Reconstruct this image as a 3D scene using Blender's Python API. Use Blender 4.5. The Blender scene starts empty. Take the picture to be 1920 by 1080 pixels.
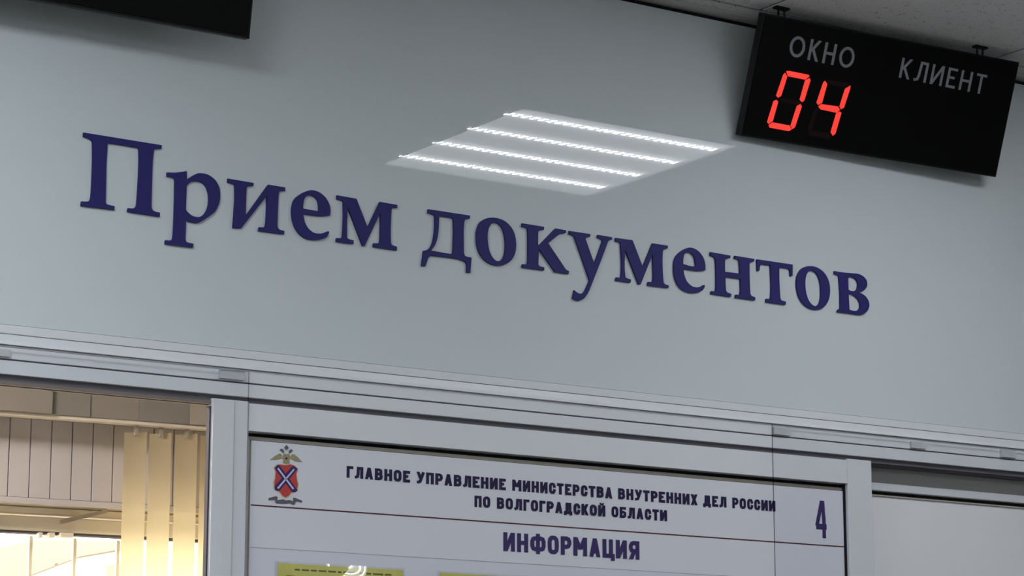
import bpy, bmesh, math, random
from mathutils import Vector as V, Matrix
random.seed(4)
S = bpy.context.scene
COL = S.collection
R_ = math.radians

# ------------------------------------------------------------------ camera, world, exposure
YAW, PITCH, FPX = R_(33.56), R_(11.37), 4774.0
EYE = V((0, 0, 1.53))
FW = V((math.sin(YAW)*math.cos(PITCH), math.cos(YAW)*math.cos(PITCH), math.sin(PITCH)))
RT = V((math.cos(YAW), -math.sin(YAW), 0))
UP = RT.cross(FW)
cam = bpy.data.objects.new('camera', bpy.data.cameras.new('camera'))
COL.objects.link(cam); S.camera = cam
cam.matrix_world = Matrix(((RT.x, UP.x, -FW.x, EYE.x), (RT.y, UP.y, -FW.y, EYE.y), (RT.z, UP.z, -FW.z, EYE.z), (0, 0, 0, 1)))
cam.data.sensor_width = 36; cam.data.lens = FPX/1920*36; cam.data.clip_start = .05

W = bpy.data.worlds.new('world'); S.world = W; W.use_nodes = True
W.node_tree.nodes['Background'].inputs[0].default_value = (1, .88, .68, 1)
W.node_tree.nodes['Background'].inputs[1].default_value = 10.5
S.view_settings.view_transform = 'Standard'; S.view_settings.look = 'None'
S.view_settings.gamma = 1; S.view_settings.use_curve_mapping = False
S.view_settings.exposure = 0.0
LAMP = 1.0            # overall strength of the hall's ceiling panels

# ------------------------------------------------------------------ measuring helpers
YW = 3.669            # face of the glossy panel above the counter windows
HC = 3.0              # ceiling height
def ray(x, y): return RT*((x-960)/FPX) - UP*((y-540)/FPX) + FW
def onY(x, y, Y=YW):
    d = ray(x, y); return EYE + d*(Y/d.y)
def onPlane(x, y, p0, n):
    d = ray(x, y); return EYE + d*((p0-EYE).dot(n)/d.dot(n))
def zl(pts, Y=YW): return sum(onY(x, y, Y).z for x, y in pts)/len(pts)
def xl(pts, Y=YW): return sum(onY(x, y, Y).x for x, y in pts)/len(pts)

# ------------------------------------------------------------------ materials
def mat(name, col, rough=.5, spec=.5, metal=0., emit=None, es=0., coat=0., noise=0., nscale=20., bump=0., bscale=200.):
    m = bpy.data.materials.new(name); m.use_nodes = True
    nt = m.node_tree; b = nt.nodes['Principled BSDF']
    b.inputs['Base Color'].default_value = (*col, 1)
    b.inputs['Roughness'].default_value = rough
    b.inputs['Specular IOR Level'].default_value = spec
    b.inputs['Metallic'].default_value = metal
    b.inputs['Coat Weight'].default_value = coat
    if emit:
        b.inputs['Emission Color'].default_value = (*emit, 1); b.inputs['Emission Strength'].default_value = es
    tc = nt.nodes.new('ShaderNodeTexCoord')
    if noise:
        n = nt.nodes.new('ShaderNodeTexNoise'); n.inputs['Scale'].default_value = nscale; n.inputs['Detail'].default_value = 3
        mp = nt.nodes.new('ShaderNodeMapRange'); mp.inputs['To Min'].default_value = 1-noise; mp.inputs['To Max'].default_value = 1+noise
        mx = nt.nodes.new('ShaderNodeVectorMath'); mx.operation = 'SCALE'; mx.inputs[0].default_value = col
        nt.links.new(tc.outputs['Object'], n.inputs['Vector']); nt.links.new(n.outputs['Fac'], mp.inputs['Value'])
        nt.links.new(mp.outputs[0], mx.inputs['Scale']); nt.links.new(mx.outputs[0], b.inputs['Base Color'])
    if bump:
        n = nt.nodes.new('ShaderNodeTexNoise'); n.inputs['Scale'].default_value = bscale
        bp = nt.nodes.new('ShaderNodeBump'); bp.inputs['Strength'].default_value = bump; bp.inputs['Distance'].default_value = .002
        nt.links.new(tc.outputs['Object'], n.inputs['Vector']); nt.links.new(n.outputs['Fac'], bp.inputs['Height']); nt.links.new(bp.outputs[0], b.inputs['Normal'])
    return m
M = {}
M['panel'] = mat('gloss_panel', (.60, .65, .672), .0, .5, noise=.03, nscale=1.2)
M['alu'] = mat('white_aluminium', (.665, .68, .715), .38, .4, noise=.02, nscale=6)
M['gap'] = mat('dark_gap', (.02, .02, .025), .8, .1)
M['greygap'] = mat('grey_gasket', (.13, .125, .14), .7, .2)
M['blue'] = mat('blue_acrylic', (.025, .022, .135), .6, .2)
M['black'] = mat('black_case', (.010, .011, .011), .45, .25)
M['blackface'] = mat('black_smoked_face', (.004, .004, .0042), .35, .15)
M['greyprint'] = mat('grey_print', (.26, .26, .28), .6, .2)
M['led'] = mat('lit_red', (.3, .01, .01), .4, emit=(1, .055, .04), es=1.0)
M['ledoff'] = mat('unlit_red', (.016, .006, .007), .4, .2)
M['board'] = mat('board_white', (.66, .67, .73), .3, .35)
M['boardlow'] = mat('board_lilac', (.635, .64, .725), .3, .35)
M['brown'] = mat('brown_profile', (.20, .165, .15), .5, .3)
M['cream'] = mat('cream_edge', (.42, .38, .33), .4, .4)
M['navy'] = mat('navy_print', (.018, .012, .055), .45, .3)
M['violet'] = mat('violet_print', (.045, .030, .12), .45, .3)
M['redline'] = mat('red_line', (.085, .022, .032), .5, .2)
M['paleline'] = mat('pale_line', (.33, .34, .38), .5, .2)
M['yellow'] = mat('yellow_paper', (.68, .64, .19), .6, .2, noise=.06, nscale=30)
M['ink'] = mat('grey_ink', (.14, .14, .06), .6, .2)
M['pad'] = mat('adhesive_pad', (.50, .51, .54), .6, .2, noise=.12, nscale=60)
M['gold'] = mat('gold_print', (.30, .26, .15), .5, .3)
M['goldpale'] = mat('pale_gold_print', (.55, .51, .36), .5, .3)
M['emred'] = mat('emblem_red', (.46, .055, .05), .5, .3)
M['emblue'] = mat('emblem_blue', (.035, .02, .12), .5, .3)
M['emwhite'] = mat('emblem_white', (.52, .52, .72), .5, .3)
M['emgrey'] = mat('emblem_grey', (.11, .10, .13), .5, .3)
M['emink'] = mat('emblem_black', (.02, .02, .02), .5, .3)
M['plaster'] = mat('hall_paint', (.32, .325, .33), .7, .3, noise=.03, nscale=2)
M['floor'] = mat('floor_tile', (.13, .12, .11), .35, .4, noise=.1, nscale=5)
M['trimwhite'] = mat('trim_white', (.7, .7, .68), .5, .3)
M['grid'] = mat('ceiling_grid', (.50, .50, .48), .5, .3)
M['lintel'] = mat('warm_plank', (.62, .585, .57), .6, .3, noise=.05, nscale=9)
M['officewall'] = mat('office_paint', (.62, .56, .46), .7, .2, noise=.04, nscale=3)
M['winframe'] = mat('cream_window_frame', (.90, .83, .70), .4, .4)
M['darkframe'] = mat('dark_jamb', (.05, .045, .06), .5, .3)
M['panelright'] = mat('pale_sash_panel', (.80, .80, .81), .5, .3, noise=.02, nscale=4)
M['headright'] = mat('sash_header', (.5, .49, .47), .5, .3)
M['valancemid'] = mat('valance_fabric_mid', (.36, .33, .29), .8, .1, noise=.05, nscale=30)
M['valancelight'] = mat('valance_fabric_light', (.48, .43, .36), .8, .1, noise=.05, nscale=30)
M['valance'] = mat('valance_fabric', (.32, .30, .27), .8, .1, noise=.05, nscale=30)
M['outside'] = mat('outside_render', (.26, .24, .21), .8, .1)
M['ground'] = mat('ground', (.3, .29, .27), .9, .1, noise=.1, nscale=1)
M['lamprim'] = mat('lamp_rim', (.8, .8, .8), .4, .4)
M['lampside'] = mat('lamp_diffuser_plain', (.8, .8, .8), .4, emit=(.89, .96, 1), es=17.0*LAMP)
M['lampright'] = mat('lamp_diffuser_dim', (.8, .8, .8), .4, emit=(.89, .96, 1), es=3.0*LAMP)
M['lampfar'] = mat('lamp_diffuser_bright', (.8, .8, .8), .4, emit=(.89, .96, 1), es=37.0*LAMP)

def slat_material():
    m = bpy.data.materials.new('blind_fabric'); m.use_nodes = True; nt = m.node_tree; nt.nodes.clear()
    o = nt.nodes.new('ShaderNodeOutputMaterial'); mx = nt.nodes.new('ShaderNodeMixShader')
    a = nt.nodes.new('ShaderNodeBsdfDiffuse'); t = nt.nodes.new('ShaderNodeBsdfTranslucent')
    a.inputs[0].default_value = (.78, .68, .48, 1); t.inputs[0].default_value = (.90, .80, .56, 1)
    mx.inputs[0].default_value = .6
    nt.links.new(a.outputs[0], mx.inputs[1]); nt.links.new(t.outputs[0], mx.inputs[2]); nt.links.new(mx.outputs[0], o.inputs[0])
    return m
M['slat'] = slat_material()

def clear_material(name, tint, refl=1.0):
    m = bpy.data.materials.new(name); m.use_nodes = True; nt = m.node_tree; nt.nodes.clear()
    o = nt.nodes.new('ShaderNodeOutputMaterial'); mx = nt.nodes.new('ShaderNodeMixShader')
    t = nt.nodes.new('ShaderNodeBsdfTransparent'); g = nt.nodes.new('ShaderNodeBsdfGlossy'); ge = nt.nodes.new('ShaderNodeNewGeometry')
    mul = nt.nodes.new('ShaderNodeMath'); mul.operation = 'MULTIPLY'; mul.inputs[1].default_value = refl
    # Schlick reflectance from the viewing angle, the same on both faces of a thin sheet
    def vm(op, *a):
        n = nt.nodes.new('ShaderNodeMath'); n.operation = op
        for i, v in enumerate(a):
            if isinstance(v, (int, float)): n.inputs[i].default_value = v
            else: nt.links.new(v, n.inputs[i])
        return n.outputs[0]
    dt = nt.nodes.new('ShaderNodeVectorMath'); dt.operation = 'DOT_PRODUCT'
    nt.links.new(ge.outputs['Incoming'], dt.inputs[0]); nt.links.new(ge.outputs['Normal'], dt.inputs[1])
    fr = vm('MULTIPLY_ADD', vm('POWER', vm('SUBTRACT', 1., vm('ABSOLUTE', dt.outputs['Value'])), 5.), .96, .04)
    t.inputs[0].default_value = (*tint, 1); g.inputs['Roughness'].default_value = .02
    nt.links.new(fr, mul.inputs[0]); nt.links.new(mul.outputs[0], mx.inputs[0])
    nt.links.new(t.outputs[0], mx.inputs[1]); nt.links.new(g.outputs[0], mx.inputs[2]); nt.links.new(mx.outputs[0], o.inputs[0])
    return m
M['clear'] = clear_material('clear_acrylic', (.985, .985, .99), .25)
M['edge'] = clear_material('acrylic_edge', (.30, .30, .34), .5)
M['film'] = clear_material('clear_film', (.95, .96, .95), 2.6)
M['glass'] = clear_material('window_glass', (.97, .98, .97), 1)

def tile_material():
    m = mat('mineral_tile', (.50, .50, .49), .9, .1); nt = m.node_tree; b = nt.nodes['Principled BSDF']
    tc = nt.nodes.new('ShaderNodeTexCoord')
    mp = nt.nodes.new('ShaderNodeMapping'); mp.inputs['Scale'].default_value = (30, 70, 1)
    vo = nt.nodes.new('ShaderNodeTexVoronoi'); vo.inputs['Randomness'].default_value = 1
    n2 = nt.nodes.new('ShaderNodeTexNoise'); n2.inputs['Scale'].default_value = 60
    lt = nt.nodes.new('ShaderNodeMath'); lt.operation = 'LESS_THAN'
    th = nt.nodes.new('ShaderNodeMath'); th.operation = 'MULTIPLY_ADD'; th.inputs[1].default_value = 1.3; th.inputs[2].default_value = -.54
    mx = nt.nodes.new('ShaderNodeMix'); mx.data_type = 'RGBA'
    mx.inputs['A'].default_value = (.78, .78, .77, 1); mx.inputs['B'].default_value = (.2, .195, .19, 1)
    nt.links.new(tc.outputs['Object'], mp.inputs[0]); nt.links.new(mp.outputs[0], vo.inputs['Vector']); nt.links.new(tc.outputs['Object'], n2.inputs['Vector'])
    nt.links.new(n2.outputs['Fac'], th.inputs[0]); nt.links.new(vo.outputs['Distance'], lt.inputs[0]); nt.links.new(th.outputs[0], lt.inputs[1])
    nt.links.new(lt.outputs[0], mx.inputs['Factor']); nt.links.new(mx.outputs['Result'], b.inputs['Base Color'])
    bp = nt.nodes.new('ShaderNodeBump'); bp.inputs['Strength'].default_value = .3; bp.inputs['Distance'].default_value = .002
    nz = nt.nodes.new('ShaderNodeTexNoise'); nz.inputs['Scale'].default_value = 150
    nt.links.new(tc.outputs['Object'], nz.inputs['Vector']); nt.links.new(nz.outputs['Fac'], bp.inputs['Height']); nt.links.new(bp.outputs[0], b.inputs['Normal'])
    return m
M['tile'] = tile_material()

def diffuser_material():
    """prismatic cover of the lamp: gives off light, brighter above its four LED rows, finely ribbed"""
    m = bpy.data.materials.new('prismatic_diffuser'); m.use_nodes = True; nt = m.node_tree; nt.nodes.clear()
    o = nt.nodes.new('ShaderNodeOutputMaterial'); e = nt.nodes.new('ShaderNodeEmission')
    e.inputs[0].default_value = (.92, .96, 1, 1)
    tc = nt.nodes.new('ShaderNodeTexCoord'); sp = nt.nodes.new('ShaderNodeSeparateXYZ')
    nt.links.new(tc.outputs['Object'], sp.inputs[0])
    def math_(op, a, b=None, c=None):
        n = nt.nodes.new('ShaderNodeMath'); n.operation = op
        for i, v in enumerate((a, b, c)):
            if v is None: continue
            if isinstance(v, (int, float)): n.inputs[i].default_value = v
            else: nt.links.new(v, n.inputs[i])
        return n.outputs[0]
    x, y = sp.outputs[0], sp.outputs[1]
    ribs = math_('MULTIPLY_ADD', math_('SINE', math_('ADD', math_('MULTIPLY', x, 2*math.pi/.0068), math_('MULTIPLY', y, 130.))), .5, .5)
    tot = None
    for yk in ROWS:
        d = math_('ABSOLUTE', math_('SUBTRACT', y, yk - LY))
        g = math_('POWER', math_('MAXIMUM', math_('SUBTRACT', 1., math_('DIVIDE', d, .052)), 0.), 1.9)
        tot = g if tot is None else math_('ADD', tot, g)
    inx = math_('MULTIPLY', math_('GREATER_THAN', x, -.296), math_('LESS_THAN', x, .284))
    glow = math_('MULTIPLY', math_('MULTIPLY', tot, inx), math_('MULTIPLY_ADD', ribs, 15., 1.))
    # the cover dims towards its far and near rims
    base = math_('MULTIPLY_ADD', ribs, 1.3, 2.5)
    st = math_('MULTIPLY', math_('ADD', base, glow), LAMP)
    nt.links.new(st, e.inputs[1]); nt.links.new(e.outputs[0], o.inputs[0])
    return m
LX, LY = (2.966+3.562)/2, (2.315+2.905)/2
ROWS = (2.847, 2.700, 2.551, 2.404)
M['diffuser'] = diffuser_material()
M['leddot'] = mat('led_dot', (1, 1, 1), .4, emit=(.93, .96, 1), es=110.*LAMP)

# ------------------------------------------------------------------ mesh helpers
def tag(o, label=None, cat=None, group=None, kind=None):
    if label: o['label'] = label
    if cat: o['category'] = cat
    if group: o['group'] = group
    if kind: o['kind'] = kind
    return o
def finish(name, bm, m, parent=None, origin=None, smooth=False):
    if origin is None:
        if parent is not None: origin = V((0, 0, 0))
        else:
            c = [v.co for v in bm.verts]
            origin = V(((min(p.x for p in c)+max(p.x for p in c))/2, (min(p.y for p in c)+max(p.y for p in c))/2, min(p.z for p in c)))
    bmesh.ops.recalc_face_normals(bm, faces=bm.faces[:])
    me = bpy.data.meshes.new(name)
    if parent is not None:                       # children are built in world space; keep them there
        inv = parent_world(parent).inverted(); bm.transform(inv)
    else: bm.transform(Matrix.Translation(-origin))
    bm.to_mesh(me); bm.free()
    for mm in (m if isinstance(m, (list, tuple)) else [m]): me.materials.append(mm)
    if smooth:
        for p in me.polygons: p.use_smooth = True
    o = bpy.data.objects.new(name, me); COL.objects.link(o)
    if parent is not None: o.parent = parent
    else: o.location = origin
    return o
def parent_world(p):
    m = Matrix.LocRotScale(p.location, p.rotation_euler, p.scale)
    return parent_world(p.parent) @ m if p.parent else m
def empty(name, loc, label, cat, group=None):
    o = bpy.data.objects.new(name, None); COL.objects.link(o); o.location = loc; o.empty_display_size = .05
    return tag(o, label, cat, group)
def box(bm, x0, x1, y0, y1, z0, z1, bevel=0., mi=0):
    vs = [bm.verts.new((x, y, z)) for x in (x0, x1) for y in (y0, y1) for z in (z0, z1)]
    fs = [bm.faces.new([vs[i] for i in f]) for f in ((0, 1, 3, 2), (4, 6, 7, 5), (0, 4, 5, 1), (2, 3, 7, 6), (0, 2, 6, 4), (1, 5, 7, 3))]
    for f in fs: f.material_index = mi
    if bevel:
        es = list({e for f in fs for e in f.edges})
        bmesh.ops.bevel(bm, geom=es, offset=bevel, segments=2, profile=.5, affect='EDGES')
    return fs
def boxo(name, x0, x1, y0, y1, z0, z1, m, parent=None, bevel=0.):
    bm = bmesh.new(); box(bm, x0, x1, y0, y1, z0, z1, bevel); return finish(name, bm, m, parent)
def prism(bm, pts, n, thick, mi=0):
    """polygon of world points extruded along n"""
    a = [bm.verts.new(p) for p in pts]; b = [bm.verts.new(V(p)+n*thick) for p in pts]
    f = [bm.faces.new(a), bm.faces.new(b[::-1])]
    k = len(pts)
    for i in range(k): f.append(bm.faces.new((a[i], b[i], b[(i+1) % k], a[(i+1) % k])))
    for q in f: q.material_index = mi
def struct(o): o['kind'] = 'structure'; return o
BACK = V((0, 1, 0))

# ------------------------------------------------------------------ levels of the partition, measured once
Z1 = zl([(0, 606), (480, 660), (1300, 751), (1920, 812)])
Z2 = zl([(0, 624), (480, 676), (1300, 764), (1920, 827)])
Z3 = zl([(0, 646), (467, 694), (1300, 781), (1920, 843)])
Z4 = zl([(0, 672), (467, 722), (1300, 804), (1450, 818), (1920, 863)])
Z5 = zl([(0, 704), (467, 749), (1300, 830), (1450, 843), (1633, 861), (1920, 889)])
Z6 = zl([(467, 805), (1300, 882), (1582, 907)])
ZB = .95                                  # everything below this is far under the picture
XL0, XL1 = -1.2, xl([(397, 760), (391, 1000)])       # left opening
XB0, XB1 = xl([(466, 850), (461, 1070)]), xl([(1588, 930), (1592, 1070)])
XR0 = xl([(1633, 890), (1639, 1060)])
XR1 = XR0 + 1.25
RX0, RX1, RY0 = -2.6, 12.0, -4.2           # hall
print('levels', Z1, Z2, Z3, Z4, Z5, Z6, XL1, XB0, XB1, XR0)

# ------------------------------------------------------------------ hall shell
o = struct(boxo('floor', RX0, RX1, RY0, 7.4, -.1, 0, M['floor']))
struct(boxo('wall_back', RX0-.1, RX1+.1, RY0-.1, RY0, 0, HC+.1, M['plaster']))
struct(boxo('wall_left', RX0-.1, RX0, RY0, YW+.12, 0, HC+.1, M['plaster']))
struct(boxo('wall_right', RX1, RX1+.1, RY0, YW+.12, 0, HC+.1, M['plaster']))

# ceiling: slab hidden above, tiles and grid bars as its pieces
ceil_ = struct(boxo('ceiling', RX0-.1, RX1+.1, RY0-.1, 7.4, HC+.06, HC+.12, M['plaster']))
GX = [3.562 + .6*k for k in range(-10, 15)]
GY = [3.612] + [2.9085 - .6*k for k in range(0, 12)]
LAMPS = [(3.262+2.4*i, LY) for i in (-2, -1, 0, 1)]
LAMPS += [(x, 2.9085-.6*k-.3) for x in (-1.538, .262, 2.062) for k in (6, 10)] + [(-1.538, 2.9085-.6*2-.3)]
def is_lamp(cx, cy): return any(abs(cx-x) < .2 and abs(cy-y) < .2 for x, y in LAMPS)
tile_meshes = {}
def add_tile(cx, cy, w, h):
    key = (round(w, 3), round(h, 3))
    if key not in tile_meshes:
        bm = bmesh.new(); box(bm, -w/2, w/2, -h/2, h/2, 0, .015, .0015)
        bmesh.ops.recalc_face_normals(bm, faces=bm.faces[:])
        me = bpy.data.meshes.new('ceiling_tile'); bm.to_mesh(me); bm.free(); me.materials.append(M['tile']); tile_meshes[key] = me
    t = bpy.data.objects.new('ceiling_tile', tile_meshes[key]); COL.objects.link(t); t.parent = ceil_
    pw = parent_world(ceil_).inverted(); t.location = pw @ V((cx, cy, HC+.003))
for i in range(len(GX)-1):
    for j in range(len(GY)-1):
        cx, cy, w, h = (GX[i]+GX[i+1])/2, (GY[j]+GY[j+1])/2, GX[i+1]-GX[i]-.006, GY[j]-GY[j+1]-.006
        if cx < RX0-.2 or cx > RX1+.2 or cy < RY0-.2 or is_lamp(cx, cy): continue
        add_tile(cx, cy, w, h)
bm = bmesh.new()
for x in GX:
    box(bm, x-.003, x+.003, RY0, GY[0], HC+.005, HC+.03)
for y in GY:
    box(bm, RX0, RX1, y-.003, y+.003, HC+.005, HC+.03)
g = finish('grid_bars', bm, M['greygap'], ceil_)
boxo('border_strip', RX0, RX1, GY[0]+.004, YW-.024, HC+.003, HC+.015, M['tile'], ceil_)
boxo('wall_angle', RX0, RX1, YW-.022, YW+.03, HC-.0005, HC+.006, M['trimwhite'], ceil_)
boxo('partition_cap', RX0, RX1, YW+.012, 7.4, HC+.0005, HC+.05, M['plaster'], ceil_)

# ------------------------------------------------------------------ partition: panel, rails, posts
wall = struct(boxo('wall_front', RX0, RX1, YW+.012, YW+.018, Z5+.006, HC, M['gap']))
boxo('wall_panel', RX0, RX1, YW, YW+.011, Z1+.001, HC-.012, M['panel'], wall)
boxo('sill_panel', RX0, RX1, YW-.002, YW+.10, 0, ZB, M['plaster'], wall)
tr = struct(boxo('trim_1', RX0, RX1, YW-.003, YW+.011, Z2+.0006, Z1, M['alu'], bevel=.0008))
# second profile with a sloping lower lip
bm = bmesh.new()
prof = [(YW-.0035, Z2-.0006), (YW-.005, Z3+.006), (YW-.009, Z3+.001), (YW-.009, Z3), (YW+.011, Z3), (YW+.011, Z2-.0006)]
prism(bm, [V((RX0, y, z)) for y, z in prof], V((1, 0, 0)), RX1-RX0)
struct(finish('trim_2', bm, M['alu']))
struct(boxo('trim_3', RX0, RX1, YW-.004, YW+.011, Z4+.0012, Z3-.0006, M['alu'], bevel=.0008))
struct(boxo('trim_4', RX0, RX1, YW-.004, YW+.011, Z5+.003, Z4-.0012, M['alu'], bevel=.0008))
bm = bmesh.new(); box(bm, RX0, RX1, YW+.004, YW+.0115, Z5-.006, Z5+.003); box(bm, RX0, RX1, YW+.0, YW+.0115, Z4-.0012, Z4+.0012)
struct(finish('trim_5', bm, M['greygap']))
struct(boxo('trim_6', XB0-.0005, XB1+.001, YW-.001, YW+.08, Z6, Z5-.0062, M['alu']))
# posts
def post(n, x0, x1, steps=(), dp=.08):
    p = struct(boxo('trim_%d' % n, x0, x1, YW-.001, YW+dp, ZB, Z5-.0032, M['alu'], bevel=.001))
    for a, b in steps: boxo('bead', a, b, YW-.004, YW-.0008, ZB, Z5-.0045, M['alu'], p, .0006)
    return p
xm = xl([(437, 800)])
post(7, XL1, XB0-.001, [(XL1+.001, xm)], .014)
post(8, XB1+.0015, XR0)
post(9, XR1, XR1+.06)
post(10, XL0-.06, XL0)
boxo('lower_infill', XB0, XB1, YW+.055, YW+.075, ZB, Z6, M['plaster'], wall)
boxo('side_infill', RX0, XL0-.06, YW, YW+.08, ZB, Z5-.004, M['plaster'], wall)
boxo('side_infill', XR1+.06, RX1, YW, YW+.08, ZB, Z5-.004, M['plaster'], wall)

# ------------------------------------------------------------------ left counter window (sliding sash far below; we see its head and jamb)
w1 = struct(boxo('window_1', XL0, XL1, YW+.002, YW+.009, Z5-.0125, Z5-.0065, M['brown']))
boxo('head_lip', XL0, XL1, YW+.0115, YW+.016, Z5-.0135, Z5-.0075, M['brown'], w1)
boxo('jamb', XL1-.003, XL1-.0005, YW+.001, YW+.012, ZB, Z5-.016, M['darkframe'], w1)
boxo('head_gasket', XL0, XL1, YW+.012, YW+.0178, Z5-.0062, Z5+.0055, M['darkframe'], w1)

# ------------------------------------------------------------------ right counter window: recessed header, black slot, closed pale sash
YR = YW+.040
zt = zl([(1640, 869), (1900, 893)], YR); zslot_t = zl([(1640, 919), (1915, 944)], YR); zslot_b = zl([(1640, 926), (1915, 951)], YR)
zm = zl([(1640, 905), (1915, 928)], YR)
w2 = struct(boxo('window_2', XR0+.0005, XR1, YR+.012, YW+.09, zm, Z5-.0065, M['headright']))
boxo('sash_rail', XR0+.001, XR1, YR-.002, YR+.03, zslot_t, zm-.0005, M['alu'], w2, .0015)
boxo('slot', XR0+.001, XR1, YR+.012, YR+.03, zslot_b, zslot_t-.0003, M['gap'], w2)
boxo('sash_lip', XR0+.001, XR1, YR, YR+.02, zslot_b-.003, zslot_b-.0003, M['cream'], w2)
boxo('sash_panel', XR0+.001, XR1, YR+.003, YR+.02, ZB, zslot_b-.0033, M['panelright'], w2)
boxo('light_stop', XR0+.0005, XR1, YW+.0182, YW+.09, Z5-.0062, Z5+.02, M['greygap'], w2)  # added block, keeps office light from leaking in over the header
boxo('seal', XR0+.0004, XR0+.004, YW+.006, YR+.011, zm-.004, Z5-.0068, M['gap'], w2)

# ------------------------------------------------------------------ information board
YBd = YW+.012
bx0, bx1 = xl([(471.5, 830), (466, 1070)], YBd), xl([(1581, 930), (1584, 1070)], YBd)
bzt = zl([(472, 822), (1000, 872), (1300, 899), (1580, 921)], YBd)
board = empty('information_board', ((bx0+bx1)/2, YBd, ZB+.1), 'white information board with a crest, navy heading and number 4 under the blue sign', 'board')
bzb = ZB+.1
boxo('panel', bx0, bx1, YBd, YBd+.006, bzb, bzt, M['board'], board)
zth = zl([(470, 1025), (880, 1050), (1300, 1078)], YBd)
boxo('lower_field', bx0+.001, bx1-.001, YBd-.0003, YBd, bzb, zth, M['boardlow'], board)
fr = [(bx0-.0075, bx1+.003, bzt+.0012, bzt+.0065), (bx0-.0075, bx0-.0012, bzb, bzt+.001)]
for a, b, c, d in fr: boxo('frame_strip', a, b, YBd+.002, YBd+.012, c, d, M['cream'], board)
boxo('backing', XB0-.001, XB1-.0005, YBd+.013, YBd+.03, bzb, Z6-.0006, M['gap'], board)
boxo('edge_seal', bx1+.002, XB1-.0003, YW+.006, YBd+.0125, bzb, Z6-.001, M['gap'], board)
zred = zl([(470, 945), (920, 977), (1360, 1011), (1585, 1027)], YBd)
boxo('red_rule', bx0+.001, bx1-.0005, YBd-.0004, YBd+.0001, zred-.0011, zred+.0011, M['redline'], board)
boxo('pale_rule', bx0+.001, bx1-.0005, YBd-.0006, YBd-.0001, zth-.0005, zth+.0005, M['paleline'], board)

# lettering made of constant-width strokes
O_ = [(0, .3), (0, .7), (.06, .88), (.25, .98), (.5, 1), (.75, .98), (.94, .88), (1, .7), (1, .3), (.94, .12), (.75, .02), (.5, 0), (.25, .02), (.06, .12)]
C_ = [(1, .74), (.94, .89), (.75, .99), (.5, 1), (.25, .98), (.06, .88), (0, .7), (0, .3), (.06, .12), (.25, .02), (.5, 0), (.75, .01), (.94, .11), (1, .26)]
P_ = [(0, 0), (0, 1), (.6, 1), (.85, .95), (1, .8), (1, .64), (.85, .48), (.6, .43), (0, .43)]
GLY = {
 'Г': (.52, ['p', (0, 0), (0, 1), (1, 1)]),
 'Л': (.66, ['p', (1, 0), (1, 1), (.36, 1), (.32, .35), (.22, .06), (0, 0)]),
 'А': (.66, ['d', (.04, 0), (.5, 1)], ['d', (.96, 0), (.5, 1)], ['q', (.2, .24), (.8, .24)]),
 'В': (.62, ['p', (0, 0), (0, 1), (.6, 1), (.88, .93), (.94, .78), (.88, .6), (.6, .53), (0, .53)], ['p', (.6, .53), (.92, .45), (1, .27), (.92, .08), (.6, 0), (0, 0)]),
 'Н': (.62, ['p', (0, 0), (0, 1)], ['p', (1, 0), (1, 1)], ['q', (0, .5), (1, .5)]),
 'О': (.62, ['c']+O_), 'С': (.58, ['p']+C_),
 'Е': (.56, ['p', (1, 1), (0, 1), (0, 0), (1, 0)], ['q', (0, .52), (.92, .52)]),
 'У': (.64, ['d', (0, 1), (.5, .36)], ['p', (1, 1), (.52, .22), (.36, .04), (.06, 0)]),
 'П': (.62, ['p', (0, 0), (0, 1), (1, 1), (1, 0)]),
 'Р': (.60, ['p']+P_),
 'И': (.64, ['p', (0, 0), (0, 1)], ['p', (1, 0), (1, 1)], ['d', (0, 0), (1, 1)]),
 'М': (.78, ['p', (0, 0), (0, 1)], ['p', (1, 0), (1, 1)], ['d', (0, 1), (.5, .3)], ['d', (1, 1), (.5, .3)]),
 'Т': (.58, ['p', (0, 1), (1, 1)], ['p', (.5, 0), (.5, .9)]),
 'Х': (.62, ['d', (0, 0), (1, 1)], ['d', (1, 0), (0, 1)]),
 'Д': (.72, ['p', (.22, 0), (.3, .4), (.32, 1), (.84, 1), (.84, 0)], ['p', (0, -.16), (0, 0), (1, 0), (1, -.16)]),
 'К': (.62, ['p', (0, 0), (0, 1)], ['q', (0, .5), (.45, .5)], ['d', (.38, .46), (1, 1)], ['d', (.38, .54), (1, 0)]),
 'Й': (.64, ['p', (0, 0), (0, 1)], ['p', (1, 0), (1, 1)], ['d', (0, 0), (1, 1)], ['t', (.2, 1.34), (.36, 1.24), (.64, 1.24), (.8, 1.34)]),
 'Б': (.60, ['p', (.94, 1), (0, 1), (0, 0), (.6, 0), (.93, .1), (1, .28), (.93, .46), (.6, .55), (0, .55)]),
 'Ф': (.86, ['p', (.5, -.05), (.5, 1.05)], ['c', (0, .35), (0, .65), (.08, .82), (.25, .87), (.75, .87), (.92, .82), (1, .65), (1, .35), (.92, .18), (.75, .13), (.25, .13), (.08, .18)]),
 'Ц': (.66, ['p', (0, 1), (0, 0), (.86, 0), (.86, 1)], ['p', (.86, 0), (1.1, 0), (1.1, -.2)]),
 'Я': (.62, ['p']+[(1-x, y) for x, y in P_], ['d', (.02, 0), (.5, .43)]),
 '4': (.62, ['p', (.76, 0), (.76, .5)], ['d', (.76, .45), (.66, 1)], ['d', (.08, .3), (.60, 1)], ['q', (0, .27), (1, .27)]),
}
GLY2 = dict(GLY)                # lighter, wider face used on the queue display
GLY2['О'] = (.80, ['c']+[(.5+.5*math.cos(a*math.pi/10), .5+.5*math.sin(a*math.pi/10)) for a in range(20)])
GLY2['Л'] = (.66, ['p', (1, 0), (1, 1), (.42, 1), (.34, .3), (.24, .05), (0, 0)])
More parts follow.
